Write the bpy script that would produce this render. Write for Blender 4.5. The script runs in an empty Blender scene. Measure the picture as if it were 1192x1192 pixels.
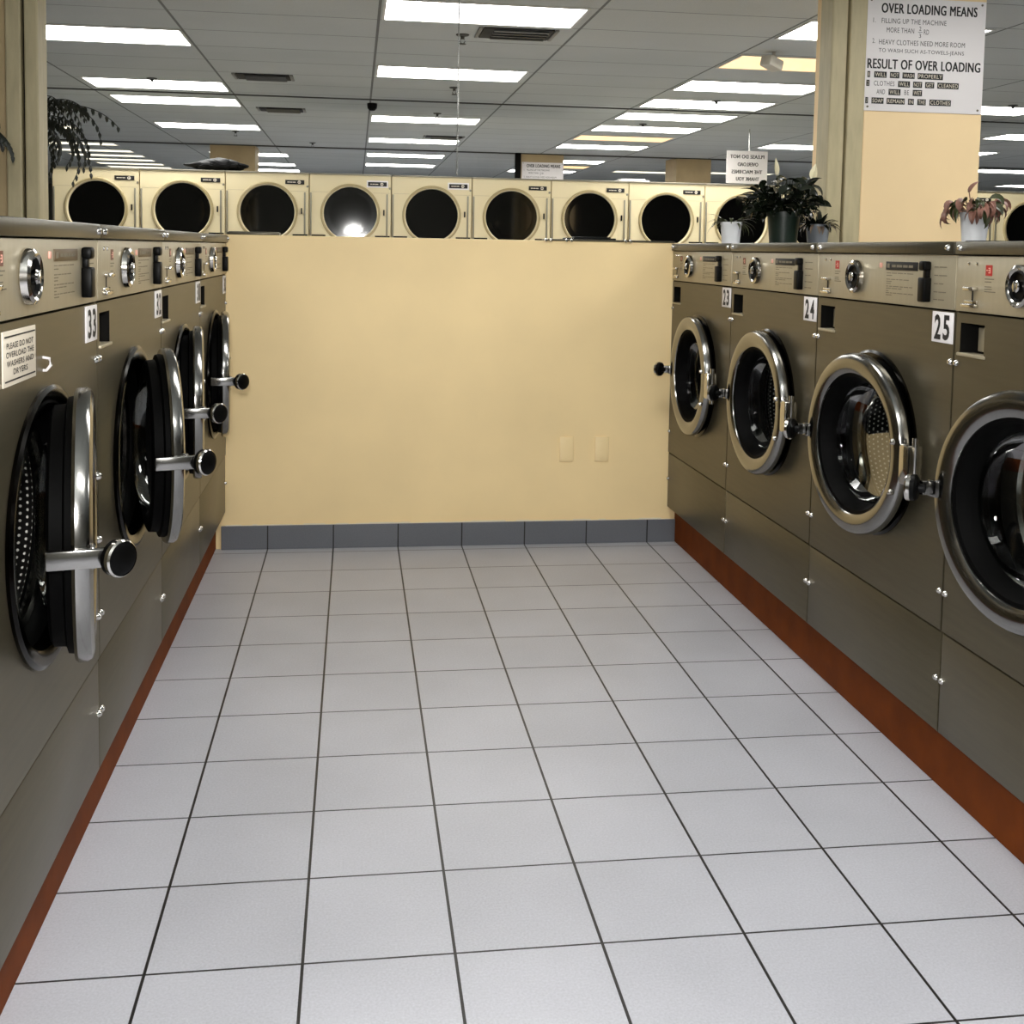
import bpy, bmesh, math, random
from mathutils import Vector, Matrix
PI = math.pi
random.seed(7)
scene = bpy.context.scene
COL = scene.collection
ZC = 2.84            # ceiling height
WD = 0.868           # washer pitch
XR, XL = 1.929, -0.193
YW = 0.078           # front of the yellow half wall

# ------------------------------------------------------------------ materials
def nodes_of(name):
    m = bpy.data.materials.new(name); m.use_nodes = True
    nt = m.node_tree
    return m, nt, nt.nodes['Principled BSDF']
def lin(c):
    return tuple(((v/255)/12.92 if v/255 <= .04045 else ((v/255+.055)/1.055)**2.4) for v in c) + (1,)
def N(nt, typ, **kw):
    n = nt.nodes.new(typ)
    for k, v in kw.items(): setattr(n, k, v)
    return n
def math_node(nt, op, a, b=None, clamp=False):
    n = N(nt, 'ShaderNodeMath', operation=op); n.use_clamp = clamp
    for i, v in enumerate((a, b)):
        if v is None: continue
        if isinstance(v, (int, float)): n.inputs[i].default_value = v
        else: nt.links.new(v, n.inputs[i])
    return n.outputs[0]
def simple(name, rgb, rough=.5, metal=0., noise=0., nscale=8., spec=.5, bump=0., stretch=(1, 1, 1), coat=0.):
    m, nt, p = nodes_of(name)
    c = lin(rgb)
    p.inputs['Base Color'].default_value = c
    p.inputs['Roughness'].default_value = rough
    p.inputs['Metallic'].default_value = metal
    p.inputs['Specular IOR Level'].default_value = spec
    p.inputs['Coat Weight'].default_value = coat
    if noise or bump:
        tc = N(nt, 'ShaderNodeTexCoord'); mp = N(nt, 'ShaderNodeMapping')
        mp.inputs['Scale'].default_value = stretch
        nt.links.new(tc.outputs['Object'], mp.inputs[0])
        nz = N(nt, 'ShaderNodeTexNoise'); nz.inputs['Scale'].default_value = nscale
        nz.inputs['Detail'].default_value = 5
        nt.links.new(mp.outputs[0], nz.inputs['Vector'])
        if noise:
            r = N(nt, 'ShaderNodeValToRGB')
            r.color_ramp.elements[0].position = .3; r.color_ramp.elements[1].position = .72
            r.color_ramp.elements[0].color = tuple(v*(1-noise) for v in c[:3]) + (1,)
            r.color_ramp.elements[1].color = tuple(min(1, v*(1+noise*.5)) for v in c[:3]) + (1,)
            nt.links.new(nz.outputs['Fac'], r.inputs[0]); nt.links.new(r.outputs[0], p.inputs['Base Color'])
        if bump:
            b = N(nt, 'ShaderNodeBump'); b.inputs['Strength'].default_value = bump; b.inputs['Distance'].default_value = .01
            nt.links.new(nz.outputs['Fac'], b.inputs['Height']); nt.links.new(b.outputs[0], p.inputs['Normal'])
    return m
def emit(name, rgb, s):
    m, nt, p = nodes_of(name)
    p.inputs['Base Color'].default_value = (.8, .8, .8, 1)
    p.inputs['Emission Color'].default_value = rgb + (1,)
    p.inputs['Emission Strength'].default_value = s
    return m
def glass(name, tint, refl=1.0):
    m, nt, p = nodes_of(name)
    out = nt.nodes['Material Output']
    tr = N(nt, 'ShaderNodeBsdfTransparent'); tr.inputs[0].default_value = tint + (1,)
    gl = N(nt, 'ShaderNodeBsdfGlossy'); gl.inputs['Roughness'].default_value = .02
    fr = N(nt, 'ShaderNodeFresnel'); fr.inputs[0].default_value = 1.5
    mx = N(nt, 'ShaderNodeMixShader')
    f = math_node(nt, 'MULTIPLY', fr.outputs[0], refl, True)
    nt.links.new(f, mx.inputs[0]); nt.links.new(tr.outputs[0], mx.inputs[1]); nt.links.new(gl.outputs[0], mx.inputs[2])
    nt.links.new(mx.outputs[0], out.inputs['Surface'])
    return m
def grid_fac(nt, src, off, period, half):
    """1 on a grid line, 0 elsewhere, along one coordinate"""
    a = math_node(nt, 'SUBTRACT', src, off)
    a = math_node(nt, 'DIVIDE', a, period)
    a = math_node(nt, 'ADD', a, .5)
    a = math_node(nt, 'FRACT', a)
    a = math_node(nt, 'SUBTRACT', a, .5)
    a = math_node(nt, 'ABSOLUTE', a)
    return math_node(nt, 'LESS_THAN', a, half/period)
def tile_mat(name, base, line, ox, px, hx, oy, py, hy, rough, speck, var, nscale=3.0, bump=.0, axes=('X', 'Y')):
    m, nt, p = nodes_of(name)
    tc = N(nt, 'ShaderNodeTexCoord'); s = N(nt, 'ShaderNodeSeparateXYZ')
    nt.links.new(tc.outputs['Object'], s.inputs[0])
    g = math_node(nt, 'MAXIMUM', grid_fac(nt, s.outputs[axes[0]], ox, px, hx), grid_fac(nt, s.outputs[axes[1]], oy, py, hy))
    # per-tile value
    ix = math_node(nt, 'FLOOR', math_node(nt, 'DIVIDE', math_node(nt, 'SUBTRACT', s.outputs[axes[0]], ox), px))
    iy = math_node(nt, 'FLOOR', math_node(nt, 'DIVIDE', math_node(nt, 'SUBTRACT', s.outputs[axes[1]], oy), py))
    cb = N(nt, 'ShaderNodeCombineXYZ'); nt.links.new(ix, cb.inputs[0]); nt.links.new(iy, cb.inputs[1])
    wn = N(nt, 'ShaderNodeTexWhiteNoise'); nt.links.new(cb.outputs[0], wn.inputs['Vector'])
    n1 = N(nt, 'ShaderNodeTexNoise'); n1.inputs['Scale'].default_value = nscale; n1.inputs['Detail'].default_value = 6
    nt.links.new(tc.outputs['Object'], n1.inputs['Vector'])
    n2 = N(nt, 'ShaderNodeTexNoise'); n2.inputs['Scale'].default_value = 190; n2.inputs['Detail'].default_value = 2
    nt.links.new(tc.outputs['Object'], n2.inputs['Vector'])
    v = math_node(nt, 'ADD', 1 - var*.75, math_node(nt, 'MULTIPLY', wn.outputs['Value'], var*.5))
    v = math_node(nt, 'ADD', v, math_node(nt, 'MULTIPLY', math_node(nt, 'SUBTRACT', n1.outputs['Fac'], .5), var*2.2))
    v = math_node(nt, 'ADD', v, math_node(nt, 'MULTIPLY', math_node(nt, 'SUBTRACT', n2.outputs['Fac'], .5), speck))
    hs = N(nt, 'ShaderNodeMix', data_type='RGBA', blend_type='MULTIPLY'); hs.inputs[0].default_value = 1
    hs.inputs[6].default_value = lin(base); nt.links.new(v, hs.inputs[7])
    mx = N(nt, 'ShaderNodeMix', data_type='RGBA'); nt.links.new(g, mx.inputs[0])
    nt.links.new(hs.outputs[2], mx.inputs[6]); mx.inputs[7].default_value = lin(line)
    nt.links.new(mx.outputs[2], p.inputs['Base Color'])
    p.inputs['Roughness'].default_value = rough
    b = N(nt, 'ShaderNodeBump'); b.inputs['Strength'].default_value = .35; b.inputs['Distance'].default_value = .002
    h = math_node(nt, 'SUBTRACT', math_node(nt, 'MULTIPLY', n2.outputs['Fac'], bump), g)
    nt.links.new(h, b.inputs['Height']); nt.links.new(b.outputs[0], p.inputs['Normal'])
    return m

M = {}
M['floor'] = tile_mat('grey floor tile', (188, 189, 197), (26, 24, 24), 0, .305, .0032, 0, .305, .0026, .42, .36, .14, 2.2, .35)
M['skirt'] = tile_mat('grey skirting tile', (104, 107, 113), (20, 20, 20), 0, .305, .003, -5, 90, .003, .4, .25, .12, 3, .3, axes=('X', 'Z'))
M['ceil'] = tile_mat('ceiling tile', (181, 186, 184), (104, 106, 104), .53, 1.28, .009, 1.33, .61, .0055, .9, .22, .10, 1.1, .6)
M['yellow'] = simple('yellow wall paint', (250, 223, 168), .55, noise=.07, nscale=2.2, bump=.06)
M['yellow2'] = simple('pillar yellow paint', (244, 216, 168), .55, noise=.05, nscale=2.5, bump=.06)
M['tan'] = simple('mottled tan paint', (182, 160, 120), .6, noise=.14, nscale=3, bump=.08)  # mottled, and darker than the right pillar's yellow
M['post'] = simple('worn olive painted wood', (190, 178, 142), .5, noise=.14, nscale=7, stretch=(4, 4, .8), bump=.15)
M['farwall'] = simple('grey far wall paint', (120, 119, 108), .8, noise=.08)
M['plinth'] = simple('red brown plinth paint', (110, 52, 8), .7, spec=.15, noise=.25, nscale=9, bump=.12)
M['steel'] = simple('brushed steel front', (98, 91, 73), .38, .65, noise=.10, nscale=5, stretch=(1, 1, 14))
M['steel_ctl'] = simple('control panel steel', (174, 164, 140), .42, .45, noise=.05, nscale=5, stretch=(14, 1, 1))
M['steel_top'] = simple('top cap steel', (92, 88, 76), .33, .85, noise=.08, nscale=5, stretch=(14, 1, 1))
M['chrome'] = simple('polished chrome', (205, 202, 196), .13, 1.)
M['ring'] = simple('brushed door ring steel', (150, 149, 146), .17, 1., noise=.06, nscale=6)
M['darkchrome'] = simple('dark drum steel', (30, 29, 28), .18, 1.)
M['rubber'] = simple('black rubber', (3, 3, 3), .6, spec=.06)
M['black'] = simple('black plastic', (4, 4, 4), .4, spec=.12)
M['labelbrown'] = simple('brown red label', (112, 66, 46), .5)
M['recess'] = simple('dark recess', (14, 13, 11), .7, spec=.1)
M['drumback'] = simple('drum back', (16, 15, 14), .35, .6)
M['white'] = simple('white sign', (236, 232, 232), .5)
M['offwhite'] = simple('off white sticker', (226, 216, 198), .5)
M['ink'] = simple('black ink', (10, 10, 10), .6)
M['print'] = simple('sign small print', (58, 54, 52), .6)
M['greyink'] = simple('grey print', (112, 104, 86), .6)
M['brownplate'] = simple('brown name plate', (92, 74, 48), .45)
M['red'] = simple('red label', (168, 34, 28), .45)
M['pink'] = simple('pale pink lamp', (226, 168, 150), .4)
M['cream'] = simple('cream enamel', (226, 212, 172), .42, noise=.03, nscale=2, coat=.2)
M['creamline'] = simple('cream seam line', (186, 172, 136), .5)  # slightly darker cream for the panel seams
M['creamring'] = simple('cream door ring enamel', (170, 154, 112), .4)
M['greytrim'] = simple('grey trim metal', (140, 136, 120), .4, .5)
M['dryglass'] = simple('dark dryer glass', (3, 3, 3), .05, spec=.7)
M['frame'] = simple('white lamp frame', (196, 196, 192), .5)
M['lamp'] = emit('fluorescent diffuser', (1.0, .99, .95), 9.0)
M['lamp_orange'] = emit('orange fluorescent diffuser', (1.0, .60, .24), .80)
M['lamp_far'] = emit('warm fluorescent diffuser', (1.0, .93, .70), 1.0)  # glow for lamps that appear only as mirror reflections
M['ventdark'] = simple('vent dark slot', (16, 16, 16), .7)
M['vent'] = simple('vent grey metal', (118, 118, 114), .5, .2)
M['trimdark'] = simple('dark ceiling trim', (58, 58, 54), .6)
M['glass'] = glass('door glass', (.55, .57, .55), .35)
M['potgreen'] = simple('dark green plastic pot', (18, 34, 26), .4)
M['potwhite'] = simple('white pot', (226, 228, 232), .4)
M['potgrey'] = simple('blue grey pot', (132, 138, 146), .45)
M['soil'] = simple('soil', (28, 20, 14), .9)
M['leafdark'] = simple('dark glossy leaf', (22, 30, 18), .22, noise=.5, nscale=6, spec=.9)
M['leaffern'] = simple('dark fern leaf', (30, 36, 28), .5, noise=.4, nscale=10)
M['leafsmall'] = simple('olive leaf', (60, 66, 34), .4, noise=.5, nscale=14)
M['leafpink'] = simple('wilting pink brown leaf', (140, 98, 84), .5, noise=.75, nscale=13)
M['leafpale'] = simple('pale pinkish leaf', (150, 130, 112), .5, noise=.4, nscale=12)
M['spathe'] = simple('cream spathe', (232, 224, 190), .45)
M['wire'] = simple('bright steel wire', (200, 200, 196), .25, .9)
M['bag'] = simple('black bin bag', (5, 5, 6), .6, spec=.2, noise=.3, nscale=20, bump=.5)
M['outlet'] = simple('painted outlet cover', (252, 226, 172), .45)
M['camera'] = simple('pale camera housing', (188, 184, 172), .5)
# perforated drum wall: holes in rows, their bright glint put into the colour
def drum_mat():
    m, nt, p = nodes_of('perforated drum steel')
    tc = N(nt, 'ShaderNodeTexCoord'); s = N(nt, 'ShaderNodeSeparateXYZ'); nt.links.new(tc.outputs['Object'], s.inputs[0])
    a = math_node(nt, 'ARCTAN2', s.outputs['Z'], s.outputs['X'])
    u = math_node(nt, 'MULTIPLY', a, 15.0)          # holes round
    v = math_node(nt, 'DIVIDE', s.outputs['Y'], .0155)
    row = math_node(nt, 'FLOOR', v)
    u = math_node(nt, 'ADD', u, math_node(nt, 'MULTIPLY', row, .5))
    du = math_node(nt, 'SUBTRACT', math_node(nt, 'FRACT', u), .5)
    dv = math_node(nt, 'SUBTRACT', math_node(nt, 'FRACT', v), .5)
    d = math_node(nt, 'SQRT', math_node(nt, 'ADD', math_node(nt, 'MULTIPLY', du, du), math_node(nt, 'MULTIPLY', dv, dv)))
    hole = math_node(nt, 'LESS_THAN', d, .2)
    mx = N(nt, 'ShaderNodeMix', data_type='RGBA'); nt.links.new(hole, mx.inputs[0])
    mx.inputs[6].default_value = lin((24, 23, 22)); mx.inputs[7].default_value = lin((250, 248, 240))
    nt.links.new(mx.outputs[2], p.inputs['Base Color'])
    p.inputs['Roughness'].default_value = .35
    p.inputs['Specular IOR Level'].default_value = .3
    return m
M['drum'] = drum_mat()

# ------------------------------------------------------------------ mesh helpers
def bm_new(): return bmesh.new()
def add_box(bm, x0, x1, y0, y1, z0, z1, bev=0., seg=2, mat=None):
    r = bmesh.ops.create_cube(bm, size=1)
    vs = r['verts']
    for v in vs:
        v.co = Vector(((x0+x1)/2+v.co.x*(x1-x0), (y0+y1)/2+v.co.y*(y1-y0), (z0+z1)/2+v.co.z*(z1-z0)))
    if mat is not None:
        for v in vs: v.co = mat @ v.co
    if bev > 0:
        es = list({e for v in vs for e in v.link_edges})
        bmesh.ops.bevel(bm, geom=es, offset=bev, segments=seg, affect='EDGES', profile=.5)
    return bm
def add_lathe(bm, prof, seg=48, mat=None, closed=False):
    """revolve (r, y) about the Y axis"""
    rings = []
    for r, y in prof:
        if r < 1e-6: rings.append([bm.verts.new((0, y, 0))])
        else: rings.append([bm.verts.new((r*math.cos(2*PI*i/seg), y, r*math.sin(2*PI*i/seg))) for i in range(seg)])
    pairs = list(zip(rings[:-1], rings[1:]))
    if closed: pairs.append((rings[-1], rings[0]))
    for a, b in pairs:
        for i in range(seg):
            j = (i+1) % seg
            if len(a) == 1 and len(b) == 1: continue
            if len(a) == 1: f = (a[0], b[i], b[j])
            elif len(b) == 1: f = (a[i], b[0], a[j])
            else: f = (a[i], b[i], b[j], a[j])
            try: bm.faces.new(f)
            except ValueError: pass
    if mat is not None:
        for ring in rings:
            for v in ring: v.co = mat @ v.co
    return bm
ZUP = Matrix.Rotation(PI/2, 4, 'X')      # lathe about Y -> about Z  (y becomes z)
def add_tube(bm, pts, r, seg=8, cap=True):
    pts = [Vector(p) for p in pts]; rings = []
    for i, p in enumerate(pts):
        t = (pts[min(i+1, len(pts)-1)] - pts[max(i-1, 0)]).normalized()
        a = t.cross(Vector((0, 0, 1)))
        if a.length < 1e-3: a = t.cross(Vector((1, 0, 0)))
        a.normalize(); b = t.cross(a)
        rr = r[i] if isinstance(r, (list, tuple)) else r
        rings.append([bm.verts.new(p + a*rr*math.cos(2*PI*k/seg) + b*rr*math.sin(2*PI*k/seg)) for k in range(seg)])
    for A, B in zip(rings[:-1], rings[1:]):
        for k in range(seg): bm.faces.new((A[k], A[(k+1) % seg], B[(k+1) % seg], B[k]))
    if cap: bm.faces.new(rings[0]); bm.faces.new(rings[-1][::-1])
    return bm
def add_leaf(bm, p, az, el, L, w, droop, segs=6, fold=.25, roll=0.):
    """a curved blade: starts at p heading (az, el), bends down by droop radians"""
    p = Vector(p); prev = None
    for i in range(segs+1):
        t = i/segs
        e = el - droop*t
        d = Vector((math.cos(az)*math.cos(e), math.sin(az)*math.cos(e), math.sin(e)))
        if i: p = p + d*(L/segs)
        wd = w*.5*math.sin(PI*min(1, .06+.94*t)**.75) + .0006
        side = Vector((-math.sin(az), math.cos(az), 0)); up = side.cross(d)*-1
        side = (side*math.cos(roll) + up*math.sin(roll))
        row = [bm.verts.new(p + side*wd + up*wd*fold), bm.verts.new(p), bm.verts.new(p - side*wd + up*wd*fold)]
        if prev:
            bm.faces.new((prev[0], prev[1], row[1], row[0])); bm.faces.new((prev[1], prev[2], row[2], row[1]))
        prev = row
    return bm
def add_panel(bm, x0, x1, z0, z1, y, holes):
    """flat front panel with holes; holes are lists of (x, z)"""
    es = []
    for loop in [[(x0, z0), (x1, z0), (x1, z1), (x0, z1)]] + holes:
        vs = [bm.verts.new((a, y, b)) for a, b in loop]
        es += [bm.edges.new((vs[i], vs[(i+1) % len(vs)])) for i in range(len(vs))]
    bmesh.ops.triangle_fill(bm, use_beauty=True, use_dissolve=False, edges=es)
    bmesh.ops.recalc_face_normals(bm, faces=bm.faces)
    return bm
def mesh_of(name, bm, mat, smooth=True, ang=32):
    bmesh.ops.recalc_face_normals(bm, faces=bm.faces)
    me = bpy.data.meshes.new(name); bm.to_mesh(me); bm.free()
    me.materials.append(mat)
    if smooth and len(me.polygons):
        me.polygons.foreach_set('use_smooth', [True]*len(me.polygons))
        me.set_sharp_from_angle(angle=math.radians(ang))
    return me
def obj(name, bm, mat, parent=None, loc=(0, 0, 0), smooth=True, label=None):
    o = bpy.data.objects.new(name, mesh_of(name, bm, mat, smooth)); COL.objects.link(o)
    o.location = loc
    if parent is not None: o.parent = parent
    if label: o['label'] = label
    return o
def tag(o, label=None, cat=None, group=None, kind=None):
    if label: o['label'] = label
    if cat: o['category'] = cat
    if group: o['group'] = group
    if kind: o['kind'] = kind
    return o
def thing(name, label, cat, loc=(0, 0, 0), rz=0., group=None):
    o = bpy.data.objects.new(name, None); COL.objects.link(o)
    o.empty_display_size = .1
    o.location = loc; o.rotation_euler = (0, 0, rz)
    return tag(o, label, cat, group)
def struct(name, bm, mat, smooth=False):
    return tag(obj(name, bm, mat, None, smooth=smooth), kind='structure')
def kids(o): return [c for c in bpy.data.objects if c.parent == o]
def copy_tree(o, parent=None):
    c = o.copy(); COL.objects.link(c)
    if parent is not None: c.parent = parent
    for ch in kids(o): copy_tree(ch, c)
    return c
_tc = {}
def text_bm(body, w, h, bold=0., mirror=False):
    """flat lettering in the XZ plane facing -Y, centred, scaled to w x h"""
    cu = bpy.data.curves.new('lettering', 'FONT'); cu.body = body; cu.size = 1; cu.offset = bold; cu.resolution_u = 3
    cu.space_character = 1.08
    o = bpy.data.objects.new('lettering', cu); COL.objects.link(o)
    dg = bpy.context.evaluated_depsgraph_get(); dg.update()
    me = bpy.data.meshes.new_from_object(o.evaluated_get(dg))
    bm = bmesh.new(); bm.from_mesh(me)
    bpy.data.objects.remove(o); bpy.data.curves.remove(cu); bpy.data.meshes.remove(me)
    xs = [v.co.x for v in bm.verts]; ys = [v.co.y for v in bm.verts]
    x0, x1, y0, y1 = min(xs), max(xs), min(ys), max(ys)
    for v in bm.verts:
        x = ((v.co.x-x0)/(x1-x0)-.5)*w; z = ((v.co.y-y0)/(y1-y0)-.5)*h
        v.co = Vector((-x if mirror else x, 0, z))
    return bm
def merge(bm, other, off=(0, 0, 0)):
    me = bpy.data.meshes.new('tmp'); 
    for v in other.verts: v.co += Vector(off)
    other.to_mesh(me); other.free(); bm.from_mesh(me); bpy.data.meshes.remove(me)
    return bm
def circle(r, cx, cz, n=64): return [(cx+r*math.cos(2*PI*i/n), cz+r*math.sin(2*PI*i/n)) for i in range(n)]

# ------------------------------------------------------------------ the setting
X0, X1, Y0, Y1 = -7.5, 15., -8.5, 24.  # depth runs on past the dryers into the mirrored room
struct('floor', add_box(bm_new(), X0, X1, Y0, Y1, -.1, 0), M['floor'])
struct('ceiling', add_box(bm_new(), X0, X1, Y0, Y1, ZC, ZC+.1), M['ceil'])
struct('wall_left', add_box(bm_new(), X0-.1, X0, Y0, Y1, 0, ZC), M['farwall'])
struct('wall_right', add_box(bm_new(), X1, X1+.1, Y0, Y1, 0, ZC), M['farwall'])
struct('wall_back', add_box(bm_new(), X0, X1, Y1, Y1+.1, 0, ZC), M['farwall'])
struct('wall_front', add_box(bm_new(), X0, X1, Y0-.1, Y0, 0, ZC), M['farwall'])
HW = 1.472
b = add_box(bm_new(), -1.0, 2.69, YW, YW+.13, 0, HW, .004)
struct('wall_half', b, M['yellow'])
b = add_box(bm_new(), XL-.02, XR+.06, YW-.014, YW, 0, .112, .002)
struct('baseboard_half', b, M['skirt'])
b = bm_new()      # ragged painted edge above the skirting tiles
xx = XL
rnd = random.Random(3)
while xx < XR+.04:
    l = rnd.uniform(.02, .07)
    add_box(b, xx, xx+l, YW-.006, YW, .108, .112+rnd.uniform(.001, .006)); xx += l
struct('trim_1', b, M['offwhite'])
struct('trim_2', add_box(bm_new(), X0, X1, 5.755, 5.79, ZC-.010, ZC), M['trimdark'])  # dark strip for the line where ceiling meets the mirror
struct('trim_3', add_box(bm_new(), X0, X1, 11.24, 11.32, ZC-.016, ZC), M['trimdark'])  # mirror image of the header over the half wall, built solid
# plinths the washers stand on
struct('trim_4', add_box(bm_new(), XR+.042, XR+.93, YW-4*WD-.02, YW, 0, .172, .004), M['plinth'])
struct('trim_5', add_box(bm_new(), XL-.93, XL-.045, YW-4*WD-.02, YW, 0, .172, .004), M['plinth'])
# thin steel capping along the half wall
CAP = struct('trim_6', add_box(bm_new(), 1.30, 1.93, YW-.006, YW+.135, HW, HW+.008, .002), M['steel_top'])
# pillars
def pillar(name, x0, x1, y0, y1, mat):
    return struct(name, add_box(bm_new(), x0, x1, y0, y1, 0, ZC, .006), mat)
pillar('trim_7', 2.875, 3.50, YW+.004, .70, M['yellow2'])
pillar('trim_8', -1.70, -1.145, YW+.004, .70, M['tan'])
for nm, a, c in (('trim_9', 2.785, 2.872), ('trim_10', 2.692, 2.772), ('trim_11', -1.142, -1.075), ('trim_12', -1.062, -1.002)):
    struct(nm, add_box(bm_new(), a, c, YW-.01, YW+.14, 0, ZC, .008), M['post'])
for nm, a, c in (('trim_13', 2.765, 2.79), ('trim_14', -1.08, -1.055)):
    struct(nm, add_box(bm_new(), a, c, YW+.03, YW+.12, 0, ZC), M['recess'])
pillar('trim_15', 2.80, 3.44, 11.25, 11.85, M['tan'])  # far pillars and their groove are mirror images added as solid shapes
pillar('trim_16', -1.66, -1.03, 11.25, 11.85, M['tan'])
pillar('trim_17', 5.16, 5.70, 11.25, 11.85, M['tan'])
struct('trim_18', add_box(bm_new(), 2.715, 2.795, 11.22, 11.3, 0, ZC), M['recess'])

# blank cover plates on the half wall
def outlet(x, label):
    t = thing('blank_outlet_cover', label, 'outlet cover', (x, YW, .464), group='blank outlet covers')
    obj('cover', add_box(bm_new(), -.035, .035, -.008, .001, -.061, .061, .004), M['outlet'], t)
    for z in (-.042, .042): obj('screw', add_lathe(bm_new(), [(0, -.0105), (.003, -.0095), (.0035, -.007)], 10), M['outlet'], t, (0, 0, z))
outlet(1.42, 'blank cover plate painted yellow, left one of the pair low on wall')
outlet(1.594, 'blank cover plate painted yellow, right one of the pair low on wall')

# ------------------------------------------------------------------ washing machine (front at y=0, user's right = +x)
H2 = WD/2 - .0025
WZ = .875          # door centre height
def make_washer():
    t = thing('washing_machine', 'washer', 'washing machine', group='front loading washers in the two rows')
    # sides and back
    b = bm_new()
    for s in (-1, 1): add_box(b, s*H2-.004*(s > 0), s*H2+.004*(s < 0), .004, .90, .175, 1.433)
    add_box(b, -H2, H2, .896, .90, .175, 1.433)
    obj('side_panels', b, M['steel'], t)
    rec = [(-.407, 1.186), (-.297, 1.186), (-.297, 1.262), (-.407, 1.262)]
    b = add_panel(bm_new(), -H2, H2, .449, 1.286, 0, [circle(.243, 0, WZ), rec])
    for s in (-1, 1): add_box(b, s*H2-.003*(s > 0), s*H2+.003*(s < 0), 0, .02, .449, 1.286)
    add_box(b, -H2, H2, 0.0005, .02, .449, .452); add_box(b, -H2, H2, 0.0005, .02, 1.283, 1.286)
    obj('front_panel', b, M['steel'], t, smooth=False)
    obj('lower_panel', add_box(bm_new(), -H2, H2, .002, .03, .176, .443, .003), M['steel'], t)
    cp = obj('control_panel', add_box(bm_new(), -H2, H2, -.004, .03, 1.291, 1.432, .003), M['steel_ctl'], t)
    obj('top_cap', add_box(bm_new(), -H2, H2, -.012, .90, 1.435, 1.468, .004), M['steel_top'], t)
    # coin box recess
    b = bm_new()
    add_box(b, -.407, -.297, .045, .05, 1.186, 1.262)
    add_box(b, -.41, -.407, 0.0005, .05, 1.184, 1.264); add_box(b, -.297, -.294, 0.0005, .05, 1.184, 1.264)
    add_box(b, -.41, -.294, 0.0005, .05, 1.262, 1.265)
    cr = obj('coin_box_recess', b, M['recess'], t)
    b = add_box(bm_new(), -.414, -.290, -.006, .04, 1.178, 1.186, .002)
    obj('recess_sill', b, M['steel_ctl'], cr)
    b = add_box(bm_new(), -.372, -.300, .028, .046, 1.192, 1.252, .002)
    obj('coin_box', b, M['steel_ctl'], cr)
    obj('lock', add_lathe(bm_new(), [(0, .024), (.006, .024), (.006, .03)], 12, Matrix.Translation((-.325, 0, 1.222))), M['black'], cr)
    # bolts
    for z, xo in ((1.452, .404), (1.157, .4195), (.552, .4195), (.318, .4195)):
        for s in (-1, 1):
            y0 = -.012 if z > 1.4 else (.001 if z < .4 else 0)
            obj('bolt', add_lathe(bm_new(), [(0, -.009), (.005, -.008), (.0085, -.0035), (.0095, 0), (.0095, .003)], 14), M['chrome'], t, (s*xo, y0, z))
    # dial
    b = add_lathe(bm_new(), [(.046, -.004), (.052, -.008), (.050, -.020), (.043, -.024), (.035, -.020), (.030, -.012), (.012, -.012)], 40)
    d = obj('dial', b, M['chrome'], t, (-.138, 0, 1.363))
    b = add_lathe(bm_new(), [(.038, -.019), (.034, -.0215), (.030, -.014), (.013, -.013)], 40)
    obj('dial_scale', b, M['black'], d)
    b = add_lathe(bm_new(), [(.015, -.010), (.014, -.024), (.011, -.027), (0, -.027)], 24)
    add_box(b, -.0025, .0025, -.030, -.02, -.012, .012, .001)
    obj('dial_knob', b, M['chrome'], d)
    # name plate, fine print and wash selector slide
    npl = obj('name_plate', add_box(bm_new(), .052, .236, -.0065, -.003, 1.388, 1.412, .001), M['ink'], t)
    b = bm_new()
    add_box(b, .062, .076, -.0075, -.006, 1.394, 1.406, .0)
    for k, (a, c) in enumerate(((.090, .112), (.118, .15), (.156, .182), (.188, .212))): add_box(b, a, c, -.0072, -.006, 1.396, 1.403)
    obj('plate_print', b, M['greyink'], npl)
    b = bm_new(); rr = random.Random(5)
    for z in (1.379, 1.372, 1.361, 1.355, 1.349, 1.341, 1.335, 1.328, 1.322, 1.316):
        x = .054
        while x < .21:
            l = rr.uniform(.012, .035); add_box(b, x, min(x+l, .225), -.0046, -.0038, z-.0011, z+.0011); x += l+.006
            if rr.random() < .18: break
    obj('instruction_print', b, M['greyink'], t); b = bm_new()
    for z in (1.401, 1.379, 1.357, 1.335, 1.315):
        add_box(b, .325, .345, -.0046, -.0038, z-.0012, z+.0012); add_box(b, .350, .372+rr.uniform(0, .02), -.0046, -.0038, z-.0012, z+.0012)
    obj('setting_print', b, M['greyink'], t); b = bm_new()
    for z in (1.376, 1.369, 1.357, 1.351, 1.345): add_box(b, -.30, -.262+rr.uniform(-.01, .01), -.0046, -.0038, z-.0012, z+.0012)
    obj('price_print', b, M['greyink'], t)
    b = add_box(bm_new(), .276, .311, -.026, -.003, 1.306, 1.372, .004)
    add_box(b, .284, .304, -.016, -.003, 1.368, 1.396, .003)
    add_box(b, .276, .309, -.026, -.003, 1.390, 1.416, .006)
    obj('selector_slide', b, M['black'], t)
    obj('indicator_lamp', add_box(bm_new(), .012, .026, -.008, -.003, 1.393, 1.408, .002), M['pink'], t)
    # coin slide
    b = bm_new()
    add_box(b, -.372, -.328, -.022, -.003, 1.345, 1.355, .003)
    cs = obj('coin_slide', b, M['chrome'], t)
    b = add_box(bm_new(), -.388, -.324, -.016, -.003, 1.303, 1.312, .002)
    add_box(b, -.384, -.326, -.009, -.003, 1.312, 1.320, .001)
    obj('coin_tray', b, M['chrome'], cs)
    for x in (-.372, -.335): obj('slide_screw', add_lathe(bm_new(), [(0, -.008), (.004, -.007), (.005, -.003)], 10), M['chrome'], cs, (x, 0, 1.412))
    b = add_box(bm_new(), -.354, -.349, -.0056, -.0038, 1.318, 1.346)
    obj('coin_slot', b, M['ink'], cs)
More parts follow.
